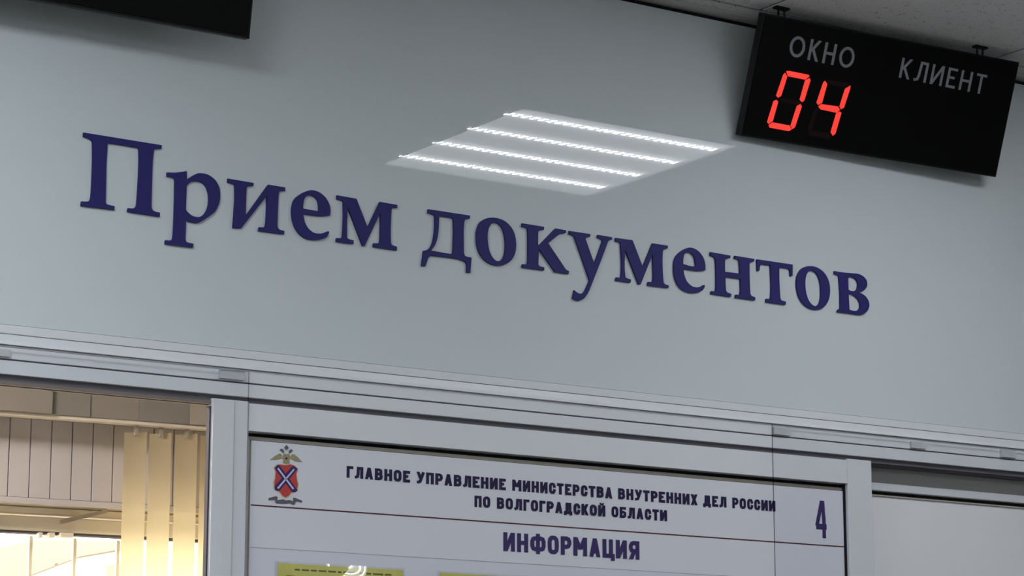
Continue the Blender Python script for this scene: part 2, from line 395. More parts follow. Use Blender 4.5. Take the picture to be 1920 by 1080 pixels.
GLY2['К'] = (.56, ['p', (0, 0), (0, 1)], ['d', (.1, .42), (1, 1)], ['d', (.26, .6), (1, 0)])
GLY2['Е'] = (.50, ['p', (1, 1), (0, 1), (0, 0), (1, 0)], ['q', (0, .52), (.92, .52)])
GLY2['Т'] = (.56, ['p', (0, 1), (1, 1)], ['p', (.5, 0), (.5, .9)])

def ribbon(pts, t, closed=False):
    """quads of a mitred ribbon of width t along 2-D points"""
    n = len(pts); P = [V((x, y)) for x, y in pts]
    if not closed:
        d0 = (P[1]-P[0]).normalized(); d1 = (P[-1]-P[-2]).normalized()
        P[0] = P[0]-d0*t/2; P[-1] = P[-1]+d1*t/2
    L, Rr = [], []
    for i in range(n):
        a = P[i]-P[i-1] if (closed or i > 0) else P[1]-P[0]
        b = P[(i+1) % n]-P[i] if (closed or i < n-1) else P[-1]-P[-2]
        a.normalize(); b.normalize()
        na, nb = V((-a.y, a.x)), V((-b.y, b.x)); m = (na+nb)
        if m.length < .3: m = na
        m.normalize(); k = t/2/max(.45, m.dot(na))
        L.append(P[i]+m*k); Rr.append(P[i]-m*k)
    return [(L[i], L[(i+1) % n], Rr[(i+1) % n], Rr[i]) for i in range(n if closed else n-1)]
def text_quads(word, t, gly=GLY, gap=.16):
    """unit cap height; returns quads and total width"""
    x0 = 0; out = []
    for ch in word:
        g = gly[ch]; w = g[0]
        def T(p): return (x0+t/2+p[0]*(w-t), t/2+p[1]*(1-t))
        for s in g[1:]:
            k, pts = s[0], s[1:]
            if k == 'p': out += ribbon([T(p) for p in pts], t)
            elif k == 'c': out += ribbon([T(p) for p in pts], t, True)
            elif k == 't': out += ribbon([T(p) for p in pts], t*.62)
            elif k == 'q':
                (xa, ya), (xb, yb) = T(pts[0]), T(pts[1])
                out.append((V((xa, ya-t/2)), V((xb, yb-t/2)), V((xb, yb+t/2)), V((xa, ya+t/2))))
            elif k == 'd':
                a, b = T(pts[0]), T(pts[1])
                ya = 0. if pts[0][1] == 0 else 1. if pts[0][1] == 1 else a[1]
                yb = 0. if pts[1][1] == 0 else 1. if pts[1][1] == 1 else b[1]
                ln = math.hypot(b[0]-a[0], yb-ya); hw = min(t/2*ln/abs(yb-ya), t*.85)
                out.append((V((a[0]-hw, ya)), V((a[0]+hw, ya)), V((b[0]+hw, yb)), V((b[0]-hw, yb))))
        x0 += w+gap
    return out, x0-gap
def print_word(word, O, ex, ez, width, height, t, m, parent, gly=GLY, gap=.115, out=None, lift=.0005, name='printed_word'):
    """O = bottom-left corner (world), ex/ez unit directions, out = direction towards the reader"""
    q, w = text_quads(word, t, gly, gap); bm = bmesh.new()
    for i, f in enumerate(q):                      # strokes overlap: a hair of height apart each
        bm.faces.new([bm.verts.new(O + ex*(p.x*width/w) + ez*(p.y*height) + out*(lift+i*.00001)) for p in f])
    me_o = finish(name, bm, m, parent)
    return me_o
EX, EZ, OUT = V((1, 0, 0)), V((0, 0, 1)), V((0, -1, 0))
words = [('ГЛАВНОЕ', (649.4, 893.1), (768.4, 902.2)), ('УПРАВЛЕНИЕ', (780.6, 904.0), (948, 917.6)), ('МИНИСТЕРСТВА', (960.2, 918.8), (1147.7, 935.3)),
         ('ВНУТРЕННИХ', (1158.7, 937), (1307.5, 948.6)), ('ДЕЛ', (1318, 950), (1362, 953.4)), ('РОССИИ', (1373, 954.2), (1453.5, 961.2))]
zb1 = zl([w[1] for w in words]+[w[2] for w in words], YBd); zt1 = zl([(649.4, 871.7), (960, 898.5), (1449, 941)], YBd)
for wd, a, b in words:
    xa, xb = onY(*a, YBd).x, onY(*b, YBd).x
    print_word(wd, V((xa, YBd, zb1)), EX, EZ, xb-xa, zt1-zb1, .24, M['navy'], board, out=OUT)
words2 = [('ПО', (889.2, 949.6), (918.9, 952)), ('ВОЛГОГРАДСКОЙ', (931.4, 953), (1134.3, 969)), ('ОБЛАСТИ', (1146.3, 970.5), (1250.3, 978.3))]
zb2 = zl([w[1] for w in words2]+[w[2] for w in words2], YBd)
for wd, a, b in words2:
    xa, xb = onY(*a, YBd).x, onY(*b, YBd).x
    print_word(wd, V((xa, YBd, zb2)), EX, EZ, xb-xa, zt1-zb1, .24, M['navy'], board, out=OUT)
xa, xb = onY(943.4, 1032, YBd).x, onY(1198.5, 1050, YBd).x
zb3, zt3 = zl([(943.4, 1032.5), (1198, 1050.2)], YBd), zl([(943.4, 997.5), (1198, 1015.5)], YBd)
print_word('ИНФОРМАЦИЯ', V((xa, YBd, zb3)), EX, EZ, xb-xa, zt3-zb3, .225, M['violet'], board, out=OUT)
xa, xb = onY(1526.5, 975, YBd).x, onY(1552.5, 975, YBd).x
zb4, zt4 = onY(1546, 1009.5, YBd).z, onY(1543, 939, YBd).z
print_word('4', V((xa, YBd, zb4)), EX, EZ, xb-xa, zt4-zb4, .155, M['violet'], board, out=OUT)

# crest
def E(x, y): return (480+x/7.717, 820+y/7.717)
def crest(pts, m, lift, name, par, two=True):
    bm = bmesh.new(); P = [onY(*E(x, y), YBd)+OUT*lift for x, y in pts]
    bm.faces.new([bm.verts.new(p) for p in P]); return finish(name, bm, m, par)
cz = bmesh.new(); P = [(345, 385), (430, 396), (505, 382), (560, 402), (612, 462), (592, 530), (604, 625), (618, 685), (604, 780), (548, 812), (512, 818), (478, 866), (425, 892), (368, 860), (328, 802), (290, 786), (248, 745), (240, 640), (262, 600), (268, 500), (244, 435), (302, 380)]
for p in [P]: cz.faces.new([cz.verts.new(onY(*E(x, y), YBd)+OUT*.0005) for x, y in p])
em = finish('crest', cz, M['goldpale'], board)
em['label'] = 'printed crest with a red shield, blue cross and grey eagle'
crest([(350, 395), (430, 405), (500, 392), (555, 415), (600, 465), (580, 530), (590, 620), (605, 680), (590, 770), (545, 795), (505, 800), (470, 850), (425, 872), (380, 845), (340, 790), (300, 775), (265, 740), (262, 650), (275, 600), (282, 500), (262, 440), (310, 398)], M['emred'], .0007, 'shield', em)
crest([(335, 402), (600, 770), (560, 797), (515, 785), (268, 450), (300, 402)], M['emblue'], .0009, 'cross_band', em)
crest([(545, 412), (600, 455), (340, 770), (275, 770), (262, 715), (515, 425)], M['emblue'], .0009, 'cross_band', em)
crest([(322, 440), (548, 742), (528, 758), (303, 456)], M['emwhite'], .0011, 'staff', em)
crest([(540, 455), (556, 468), (322, 748), (300, 732)], M['emwhite'], .0011, 'staff', em)
crest([(195, 328), (270, 270), (340, 232), (372, 252), (368, 305), (300, 322)], M['gold'], .0007, 'wing', em)
crest([(668, 358), (600, 285), (550, 245), (508, 250), (500, 308), (560, 345)], M['gold'], .0007, 'wing', em)
crest([(395, 245), (415, 232), (430, 245), (450, 245), (462, 232), (482, 250), (500, 290), (480, 330), (488, 380), (430, 390), (385, 372), (392, 330), (372, 300)], M['gold'], .0008, 'eagle_body', em)
crest([(340, 195), (350, 168), (378, 168), (402, 190), (405, 225), (385, 232), (370, 205)], M['emgrey'], .0009, 'eagle_head', em)
crest([(530, 200), (515, 175), (492, 178), (470, 200), (470, 230), (490, 232), (505, 210)], M['emgrey'], .0009, 'eagle_head', em)
crest([(437, 108), (472, 153), (437, 190), (403, 155)], M['emgrey'], .0009, 'crown', em)
crest([(437, 286), (458, 304), (437, 325), (414, 305)], M['emink'], .0010, 'breast_mark', em)
crest([(175, 880), (240, 862), (290, 852), (318, 872), (300, 905), (345, 905), (390, 895), (430, 912), (490, 908), (530, 925), (533, 872), (570, 878), (668, 918), (662, 950), (590, 930), (568, 938), (557, 978), (520, 975), (490, 958), (400, 966), (300, 960), (276, 945), (274, 908), (180, 915)], M['emgrey'], .0007, 'ribbon', em)

# yellow sheets in clear pockets, on the lower edge of the picture
def pocket(p0, p1, label, curl):
    x0, x1 = onY(p0[0], p0[1]+20, YBd).x, onY(p1[0], p1[1]+10, YBd).x
    zt = onY(*p0, YBd).z; zb = zt-.29
    t = empty('notice_sheet', ((x0+x1)/2, YBd-.001, zb), label, 'notice', 'yellow notices in clear pockets on the board')
    boxo('paper', x0+.007, x1-.002, YBd-.0014, YBd-.0008, zb+.006, zt-.003, M['yellow'], t)
    bm = bmesh.new()                                   # film, bulging over the paper
    nx, nz = 48, 70; G = {}
    for i in range(nx+1):
        for j in range(nz+1):
            u, v = i/nx, j/nz
            b = .0022 + curl*math.sin(math.pi*u**1.15)**2*math.sin(math.pi*min(1, v/.36))
            G[i, j] = bm.verts.new((x0+(x1-x0)*u, YBd-b, zt-(zt-zb)*v))
    for i in range(nx):
        for j in range(nz): bm.faces.new((G[i, j], G[i+1, j], G[i+1, j+1], G[i, j+1]))
    finish('clear_pocket', bm, M['film'], t, smooth=True)
    bm = bmesh.new(); rnd = random.Random(3)
    for r in range(12):
        z = zt-.0135-r*.0115; x = x0+.022+(.016 if r == 0 else 0)
        while x < x1-.03:
            w = rnd.uniform(.006, .02); box(bm, x, min(x+w, x1-.015), YBd-.0016, YBd-.00141, z, z+.0028); x += w+.0035
    o = finish('print_lines', bm, M['ink'], t)
    o['kind'] = 'stuff'
    return t
pocket((513.5, 1052), (757, 1070), 'yellow notice in a clear pocket under the crest, the left one of two', .013)
pocket((818, 1070), (1061, 1085), 'yellow notice in a clear pocket below the word at centre, the right one of two', .0008)

# ------------------------------------------------------------------ clear sheets over the windows, stuck on with pads
def sheet(x0, x1, z1, label, pads, side):
    ys = YW-.0105
    bm = bmesh.new(); fs = box(bm, x0, x1, ys-.003, ys, ZB+.05, z1)
    for i, f in enumerate(fs):
        f.material_index = 0 if i in (2, 3) else 1
    o = finish('clear_sheet', bm, [M['clear'], M['edge']])
    tag(o, label, 'acrylic sheet')
    for a, b, c, d in pads:
        boxo('adhesive_pad', a+.002, b, ys+.0002, YW-.0045, c, d, M['pad'], o)
    return o
YS = YW-.0135
sz1 = zl([(0, 649), (467, 697)], YS); sx1 = xl([(467, 700), (460.5, 1070)], YS)
def padpx(x0, x1, yt, yb):
    a, b = onY(x0, yt, YW-.0105), onY(x1, yb, YW-.0105); return (a.x, b.x, b.z, a.z)
sheet(-1.0, sx1, sz1, 'clear acrylic sheet over the left window, its edge beside the board', [padpx(411, 459, 692, 713), padpx(-30, 20, 651, 669)], 1)
sz2 = zl([(1448, 795), (1920, 845)], YS); sx0 = xl([(1448, 800), (1455, 1075)], YS)
sheet(sx0, 4.9, sz2, 'clear acrylic sheet over the right window and the number 4 on the board', [padpx(1450, 1484, 800, 817), padpx(1708, 1738, 827, 842), padpx(1877, 1906, 843, 859)], 0)

# ------------------------------------------------------------------ raised blue letters
def contour(raw, org, sc, Y):
    """raw: (x, y[, s]) in crop pixels; s=1 marks a smooth point"""
    n = len(raw); out = []
    P = [V((p[0], p[1])) for p in raw]; s = [len(p) > 2 for p in raw]
    for i in range(n):
        j = (i+1) % n; a, b = P[i], P[j]
        if not s[i] and not s[j]: out.append(a); continue
        ta = (P[j]-P[i-1])*.5 if s[i] else (b-a)
        tb = (P[(j+1) % n]-P[i])*.5 if s[j] else (b-a)
        L = (b-a).length
        if s[i] and ta.length > 0: ta = ta.normalized()*L
        if s[j] and tb.length > 0: tb = tb.normalized()*L
        for k in range(5):
            u = k/5
            out.append(a*(2*u**3-3*u*u+1)+ta*(u**3-2*u*u+u)+b*(-2*u**3+3*u*u)+tb*(u**3-u*u))
    return [onY(org[0]+p.x/sc, org[1]+p.y/sc, Y) for p in out]
def sign_letter(org, sc, contours, label, th=.004):
    Yf = YW-th-.001
    cs = [contour(c, org, sc, Yf) for c in contours]
    bx = (min(p.x for p in cs[0])+max(p.x for p in cs[0]))/2; bz = min(p.z for p in cs[0])
    cu = bpy.data.curves.new('sign_letter', 'CURVE'); cu.dimensions = '2D'; cu.fill_mode = 'BOTH'; cu.extrude = th/2
    for c in cs:
        sp = cu.splines.new('POLY'); sp.points.add(len(c)-1); sp.use_cyclic_u = True
        for q, p in zip(sp.points, c): q.co = (p.x-bx, p.z-bz, 0, 1)
    tmp = bpy.data.objects.new('tmp', cu)
    me = bpy.data.meshes.new_from_object(tmp); bpy.data.objects.remove(tmp); me.name = 'sign_letter'
    me.transform(Matrix.Translation((0, -th/2-.0003, 0)) @ Matrix.Rotation(R_(90), 4, 'X'))
    me.materials.clear(); me.materials.append(M['blue'])
    o = bpy.data.objects.new('sign_letter', me); COL.objects.link(o); o.location = (bx, YW, bz)
    return tag(o, label, 'letter', 'raised blue letters of the wall sign')
A_ = ((140, 230), 5.625)
sign_letter(*A_, [[(97,102),(922,236),(920,272),(868,274,1),(845,283,1),(836,320,1),(826,420,1),(814,860),(818,905,1),(838,930,1),(903,948),(901,990),(562,937),(566,900),(618,902,1),(645,890,1),(656,860,1),(668,720,1),(683,420,1),(680,285),(674,268,1),(655,260,1),(375,214,1),(355,218,1),(349,245,1),(338,470,1),(331,820),(334,848,1),(352,862,1),(425,880),(422,918),(70,875),(75,828),(130,830,1),(158,822,1),(172,795,1),(180,720,1),(192,420,1),(192,230),(188,195,1),(170,175,1),(97,145)]],
 'large dark blue raised capital П, tallest letter starting the wall sign')
B_ = ((296, 300), 6.)
sign_letter(*B_, [[(108,138),(200,140,1),(250,134,1),(330,122),(330,218),(440,152,1),(500,148,1),(570,165,1),(650,225,1),(695,310,1),(705,400,1),(695,480,1),(660,560,1),(630,597,1),(495,690,1),(450,706,1),(400,702,1),(320,678),(314,880),(322,915,1),(345,928,1),(405,940),(400,985),(86,943),(90,900),(130,904,1),(160,898,1),(172,870,1),(180,780,1),(192,450,1),(194,240),(190,210,1),(165,195,1),(108,182)],
 [(328,288),(370,248,1),(425,235,1),(485,245,1),(535,285,1),(565,350,1),(576,430,1),(565,530,1),(530,600,1),(490,632,1),(445,640,1),(390,625,1),(345,590,1),(318,560)]],
 'dark blue raised letter р standing right after the tall capital')
C3 = ((410, 320), 7.714)
sign_letter(*C3, [[(138,112),(510,175),(507,218),(460,220,1),(425,228,1),(412,250,1),(404,330,1),(396,655),(722,200),(967,240),(965,290),(910,292,1),(885,302,1),(874,340,1),(866,450,1),(855,780),(860,820,1),(885,848,1),(955,872),(950,918),(585,868),(590,815),(640,818,1),(670,810,1),(682,780,1),(690,720,1),(700,540),(700,362),(330,832),(212,825),(226,640),(240,420),(238,230),(230,198,1),(205,188,1),(138,165)]],
 'dark blue raised letter и, third letter of the first word')
sign_letter(*C3, [[(1617,645),(1620,540,1),(1590,450,1),(1540,375,1),(1450,305,1),(1350,280,1),(1260,300,1),(1170,350,1),(1100,415,1),(1070,500,1),(1060,600,1),(1075,720,1),(1110,820,1),(1180,920,1),(1280,985,1),(1400,1000,1),(1480,992,1),(1560,965,1),(1590,920,1),(1600,880,1),(1570,878,1),(1520,900,1),(1460,908,1),(1380,895,1),(1300,830,1),(1250,740,1),(1228,625),(1400,648,1),(1500,655,1)],
 [(1225,545),(1232,460,1),(1255,390,1),(1300,355,1),(1350,355,1),(1410,395,1),(1445,460,1),(1455,570),(1435,580,1),(1390,575,1)]],
 'dark blue raised letter е between и and м in the first word')
D_ = ((610, 350), 7.714)
sign_letter(*D_, [[(172,122),(455,172),(618,592),(795,218),(1048,262),(1045,303),(1000,305,1),(972,312,1),(962,345,1),(955,480,1),(950,640,1),(953,800),(960,832,1),(985,848,1),(1043,868),(1040,920),(700,870),(703,815),(755,818,1),(785,808,1),(796,780,1),(803,560),(800,375),(575,855),(545,855),(325,285),(318,560),(318,735),(335,752,1),(415,775),(412,828),(165,795),(168,740),(215,743,1),(243,735,1),(254,710,1),(262,560,1),(268,400),(266,240),(260,208,1),(235,195,1),(175,178)]],
 'dark blue raised letter м closing the first word of the sign')
E_ = ((780, 380), 7.715)
sign_letter(*E_, [[(180,92),(787,185),(785,228),(745,236,1),(715,248,1),(703,290,1),(695,450,1),(698,720),(712,762,1),(745,780,1),(808,792),(792,1010),(740,1008),(738,900,1),(725,865,1),(690,840,1),(600,810,1),(400,780,1),(240,765,1),(205,772,1),(175,820,1),(142,918),(88,915),(115,692),(160,685,1),(205,655,1),(245,580,1),(270,450,1),(278,320,1),(276,205),(268,178,1),(240,165,1),(180,148)],
 [(338,200),(345,193,1),(520,215),(545,235),(552,420),(542,700),(535,728,1),(500,738,1),(225,690),(280,610,1),(315,510,1),(332,380,1)]],
 'dark blue raised letter д with two feet, starting the second word')
sign_letter(*E_, [[(880,520,1),(885,400,1),(930,290,1),(1000,235,1),(1080,215,1),(1180,222,1),(1290,265,1),(1380,350,1),(1430,450,1),(1452,580,1),(1445,700,1),(1400,810,1),(1320,880,1),(1210,907,1),(1110,895,1),(1010,840,1),(930,740,1),(890,620,1)],
 [(1042,500,1),(1050,400,1),(1085,320,1),(1135,288,1),(1190,298,1),(1245,355,1),(1280,450,1),(1298,580,1),(1290,720,1),(1260,805,1),(1200,845,1),(1145,825,1),(1090,750,1),(1055,640,1)]],
 'dark blue raised letter о between д and к, the first о of the sign')
F_ = ((960, 400), 6.)
sign_letter(*F_, [[(118,110),(365,150),(363,183),(325,186,1),(303,200,1),(298,250,1),(298,372),(495,168),(613,190),(610,220),(565,225,1),(530,240,1),(412,335),(590,600),(612,630,1),(645,648),(643,680),(490,660),(305,395),(300,570),(310,590,1),(368,607),(366,640),(118,606),(122,570),(160,573,1),(178,562,1),(184,520,1),(184,300,1),(182,190),(175,165,1),(118,150)]],
 'dark blue raised letter к between о and у in the second word')
sign_letter(*F_, [[(648,196),(886,232),(884,262),(845,268,1),(832,285,1),(838,305,1),(932,572),(1020,320,1),(1018,300,1),(1000,285,1),(968,270),(970,240),(1130,268),(1128,295),(1095,305,1),(1080,330,1),(1055,400,1),(880,850,1),(850,910,1),(810,960,1),(755,982,1),(720,975,1),(688,955),(705,862),(730,885,1),(770,902,1),(810,890,1),(840,840,1),(878,752),(720,300,1),(700,255,1),(650,232)]],
 'dark blue raised letter у with a long tail hanging below the sign line')
G_ = ((1140, 430), 7.715)
sign_letter(*G_, [[(115,122),(360,155),(510,545),(650,200),(872,235),(868,275),(825,282,1),(805,298,1),(797,350,1),(793,480,1),(800,650,1),(808,750),(815,778,1),(840,795,1),(883,810),(880,845),(582,808),(588,758),(630,762,1),(652,750,1),(662,720,1),(660,560),(652,355),(478,795),(450,792),(255,290),(248,400,1),(246,560,1),(255,680),(268,700,1),(337,725),(333,768),(122,740),(126,692),(170,696,1),(192,685,1),(200,650,1),(205,500,1),(198,350),(190,220),(180,190,1),(115,168)]],
 'dark blue raised letter м in the second word, right after the tailed у')
sign_letter(*G_, [[(1415,590),(1412,500,1),(1385,410,1),(1330,330,1),(1260,280,1),(1180,262,1),(1100,290,1),(1030,340,1),(980,405,1),(960,500,1),(960,600,1),(975,700,1),(1010,790,1),(1080,870,1),(1170,910,1),(1280,915,1),(1360,890,1),(1395,850,1),(1405,810,1),(1390,803,1),(1350,825,1),(1290,838,1),(1220,820,1),(1150,755,1),(1110,660,1),(1095,570),(1230,590,1),(1320,600,1)],
 [(1093,500),(1095,420,1),(1115,355,1),(1160,330,1),(1210,345,1),(1255,400,1),(1275,520),(1255,535,1),(1200,530,1)]],
 'dark blue raised letter е in the second word, between м and н')
H_ = ((1320, 460), 8.306)
sign_letter(*H_, [[(105,102),(418,158),(415,195),(360,202,1),(338,218,1),(332,300,1),(334,408),(568,440),(560,300,1),(552,235,1),(530,215,1),(480,200),(485,160),(790,210),(787,250),(740,258,1),(720,275,1),(715,350,1),(718,550,1),(728,750),(742,780,1),(770,795,1),(806,808),(803,855),(497,812),(502,765),(548,768,1),(570,755,1),(578,700,1),(572,520),(340,485),(342,600,1),(350,700),(362,725,1),(390,740,1),(432,755),(428,800),(118,755),(122,710),(165,714,1),(188,700,1),(196,650,1),(195,400,1),(185,220),(172,190,1),(150,175,1),(105,155)]],
 'dark blue raised letter н in the second word, just left of т')
sign_letter(*H_, [[(830,215),(1388,298),(1385,475),(1355,475),(1342,390,1),(1330,365,1),(1300,358,1),(1180,335),(1178,450,1),(1183,650,1),(1195,820),(1210,852,1),(1235,862,1),(1282,875),(1278,925),(970,880),(975,830),(1015,833,1),(1040,820,1),(1050,780,1),(1053,600,1),(1040,310),(910,292,1),(888,300,1),(878,330,1),(868,395),(838,392)]],
 'dark blue raised letter т in the second word, under its long top bar')
I_ = ((1480, 480), 8.306)
sign_letter(*I_, [[(118,420,1),(130,310,1),(180,215,1),(250,168,1),(330,155,1),(420,170,1),(520,230,1),(590,320,1),(630,430,1),(640,550,1),(625,660,1),(580,755,1),(510,815,1),(420,832,1),(330,815,1),(240,755,1),(170,660,1),(130,540,1)],
 [(255,400,1),(268,310,1),(300,245,1),(345,225,1),(400,240,1),(450,300,1),(485,400,1),(497,520,1),(495,640,1),(475,730,1),(440,770,1),(405,778,1),(350,745,1),(300,670,1),(265,550,1)]],
 'dark blue raised letter о near the end of the sign, between т and в')
sign_letter(*I_, [[(708,232),(850,255,1),(960,265,1),(1070,275,1),(1150,310,1),(1205,370,1),(1220,440,1),(1200,500,1),(1150,545,1),(1085,565),(1160,600,1),(1220,660,1),(1250,740,1),(1240,820,1),(1190,885,1),(1110,912,1),(1020,905,1),(900,885,1),(750,868),(765,835,1),(795,815,1),(800,760),(798,560),(780,330),(768,300,1),(745,290,1),(708,275)],
 [(922,325),(985,325,1),(1040,355,1),(1070,410,1),(1072,470,1),(1050,530,1),(1000,545,1),(960,540,1),(928,520)],
 [(930,595),(980,595,1),(1040,630,1),(1090,690,1),(1108,770,1),(1095,825,1),(1050,850,1),(1000,850,1),(942,835)]],
 'dark blue raised letter в, last letter at the right end of the sign')

# ------------------------------------------------------------------ queue displays
def display(TL, ex, down, w, h, label, full):
    """TL = top-left corner of the face; ex along it, down its falling direction"""
    nrm = down.cross(ex).normalized()
    if nrm.y > 0: nrm = -nrm                       # towards the hall
    up = -down
    t = empty('queue_display', TL+ex*w/2+down*h, label, 'display', 'black queue displays under the ceiling')
    def pbox(name, x0, x1, y0, y1, d0, d1, m, par, bev=0.):
        bm = bmesh.new(); box(bm, x0, x1, d0, d1, y0, y1, bev)
        for v in bm.verts: v.co = TL+ex*v.co.x+down*v.co.z-nrm*v.co.y
        return finish(name, bm, m, par)
    case = pbox('case', 0, w, 0, h, .001, .018, M['black'], t, .001)
    pbox('front_panel', .004, w-.004, .004, h-.004, -.0006, .0015, M['blackface'], t)
    # hangers up to the ceiling
    for fx in (.075, .85):
        p = TL+ex*(w*fx)-nrm*.010
        q = V((p.x, p.y, HC+.004))
        bm = bmesh.new()
        for s in (-.007, .007):
            a, b = p+ex*s+down*.004, q+ex*s
            ax = (b-a).normalized(); u = ex; v_ = ax.cross(u).normalized()
            ring = lambda c, r: [bm.verts.new(c+(u*math.cos(k*math.pi/4)+v_*math.sin(k*math.pi/4))*r) for k in range(8)]
            r0, r1 = ring(a, .0022), ring(b, .0022)
            for k in range(8): bm.faces.new((r0[k], r0[(k+1) % 8], r1[(k+1) % 8], r1[k]))
        bm2 = finish('hanger', bm, M['black'], t)
        # foot plate against the ceiling
        boxo('ceiling_plate', q.x-.016, q.x+.016, q.y-.006, q.y+.006, HC-.0012, HC+.0028, M['black'], bm2)
    if not full: return t
    def face(x, y):                                # picture pixel -> point on the face
        return onPlane(x, y, TL, nrm)
    for wd, bl, br, hp in (('ОКНО', (1476.5, 104.5), (1597.3, 129.6), .0405), ('КЛИЕНТ', (1684.3, 145.3), (1843.5, 177.5), .0395)):
        a, b = face(*bl), face(*br)
        e = (b-a).normalized()
        print_word(wd, a, e, up, (b-a).length, hp, .14 if wd == 'ОКНО' else .13, M['greyprint'], t, gly=GLY2, gap=.21, out=nrm, lift=.0010)
    def seg(pts, m, par, lift=.0012):
        bm = bmesh.new(); P = [face(1420+x/7.2, 120+y/7.2)+nrm*lift for x, y in pts]
        prism(bm, P, -nrm, .0008); return finish('segment', bm, m, par)
    for k, (lit, off) in enumerate((
       ([[(385,97),(425,92),(688,145),(700,165),(645,212),(410,165)], [(372,118),(400,170),(318,430),(275,455),(250,425),(345,145)], [(700,190),(715,215),(630,490),(600,515),(567,480),(640,222)],
         [(255,482),(278,510),(205,770),(145,808),(128,780),(215,500)], [(578,540),(597,570),(505,850),(472,878),(444,830),(530,565)], [(150,822),(200,786),(430,828),(462,880),(420,905),(160,858)]],
        [[(300,480),(340,460),(560,500),(588,530),(545,548),(330,515)]]),
       ([[(910,225),(940,270),(870,525),(815,552),(795,520),(885,250)], [(1252,290),(1250,330),(1165,590),(1125,610),(1105,570),(1180,335)], [(860,540),(1085,572),(1112,618),(1065,658),(850,612),(818,574)],
         [(1105,640),(1132,655),(1050,940),(1015,968),(985,920),(1060,665)]],
        [[(940,210),(1225,258),(1240,285),(1185,322),(955,272)], [(795,600),(815,625),(745,870),(690,905),(672,880),(760,620)], [(690,930),(740,895),(965,935),(1000,985),(960,1010),(700,965)]]))):
        d = None
        for s in lit:
            if d is None:
                d = seg(s, M['led'], t); d.name = 'digit_segment'
            else: seg(s, M['led'], t).name = 'digit_segment'
        for s in off: seg(s, M['ledoff'], t, .0009).name = 'unlit_segment'
    return t
zT = 2.982
TLf, TRf = onPlane(1433, 24, V((0, 0, zT)), V((0, 0, 1))), onPlane(1912, 117, V((0, 0, zT)), V((0, 0, 1)))
ex = (TRf-TLf).normalized(); wf = (TRf-TLf).length
# the face hangs leaning forward: find its slope from the lower edge
best = None
for k in range(50, 300):
    th = R_(k/10); dn = (V((0, 0, -1))*math.cos(th) + ex.cross(V((0, 0, -1)))*(-1 if ex.cross(V((0, 0, -1))).y < 0 else 1)*math.sin(th)).normalized()
    for hh in (.215, .22, .225, .23, .235, .24):
        e = 0
        for P0, (px, py) in ((TLf, (1391, 250)), (TRf, (1866, 336))):
            p = P0+dn*hh-EYE; z = p.dot(FW); e += (960+FPX*p.dot(RT)/z-px)**2+(540-FPX*p.dot(UP)/z-py)**2
        if best is None or e < best[0]: best = (e, dn, hh, th)
print('display', wf, best[2], math.degrees(best[3]), best[0])
display(TLf, ex, best[1], wf, best[2], 'black hanging display showing red digits 04 under grey lettering at the ceiling', True)
th = R_(8.5); dn = V((0, math.sin(th), -math.cos(th)))
BRl = onPlane(468.5, 73, V((0, 0, 2.752)), V((0, 0, 1)))
hh = min(.245, (HC-.01-2.752)/math.cos(th))
display(BRl-dn*hh-V((1, 0, 0))*wf, V((1, 0, 0)), dn, wf, hh, 'black hanging display at the upper left corner, only its blank lower part in view', False)

# ------------------------------------------------------------------ ceiling lamps
def lamp(cx, cy, near):
    t = empty('ceiling_lamp', (cx, cy, HC), 'recessed square LED ceiling panel with four bright rows, mirrored in the glossy wall' if near else 'recessed square LED ceiling panel out of the picture, along the hall ceiling', 'lamp', None if near else 'hall ceiling panels that the photograph does not show')
    bm = bmesh.new(); r = .297
    for a in ((-r, r, -r, -r+.0012), (-r, r, r-.0012, r), (-r, -r+.0012, -r+.0012, r-.0012), (r-.0012, r, -r+.0012, r-.0012)):
        box(bm, cx+a[0], cx+a[1], cy+a[2], cy+a[3], HC-.001, HC+.03)
    finish('rim', bm, M['lamprim'], t)
    boxo('diffuser', cx-r+.0015, cx+r-.0015, cy-r+.0015, cy+r-.0015, HC+.003, HC+.006, M['diffuser' if near else 'lampright' if cx > 5 else 'lampside' if abs(cy-LY) < .1 else 'lampfar'], t)
    if near:
        for yk in ROWS:
            bm = bmesh.new(); n = 26
            for k in range(n):
                x = 2.971+(3.536-2.971)*k/(n-1)
                for dx, dy, rr in ((0, 0, .0046), (.0065, .008, .0022), (-.0065, -.006, .0020)):
                    if k == n-1 and dx > 0: continue
                    c = V((x+dx, yk+dy, HC+.0012))
                    vs = [bm.verts.new(c+V((math.cos(a*math.pi/3)*rr, math.sin(a*math.pi/3)*rr*2.7, 0))) for a in range(6)]
                    tip = bm.verts.new(c+V((0, 0, -.0016)))
                    for a in range(6): bm.faces.new((vs[a], vs[(a+1) % 6], tip))
            finish('led_row', bm, M['leddot'], t)
    return t
for i, (x, y) in enumerate(LAMPS):
    near = abs(x-3.262) < .01 and abs(y-LY) < .05
    lamp(LX if near else x, LY if near else y, near)

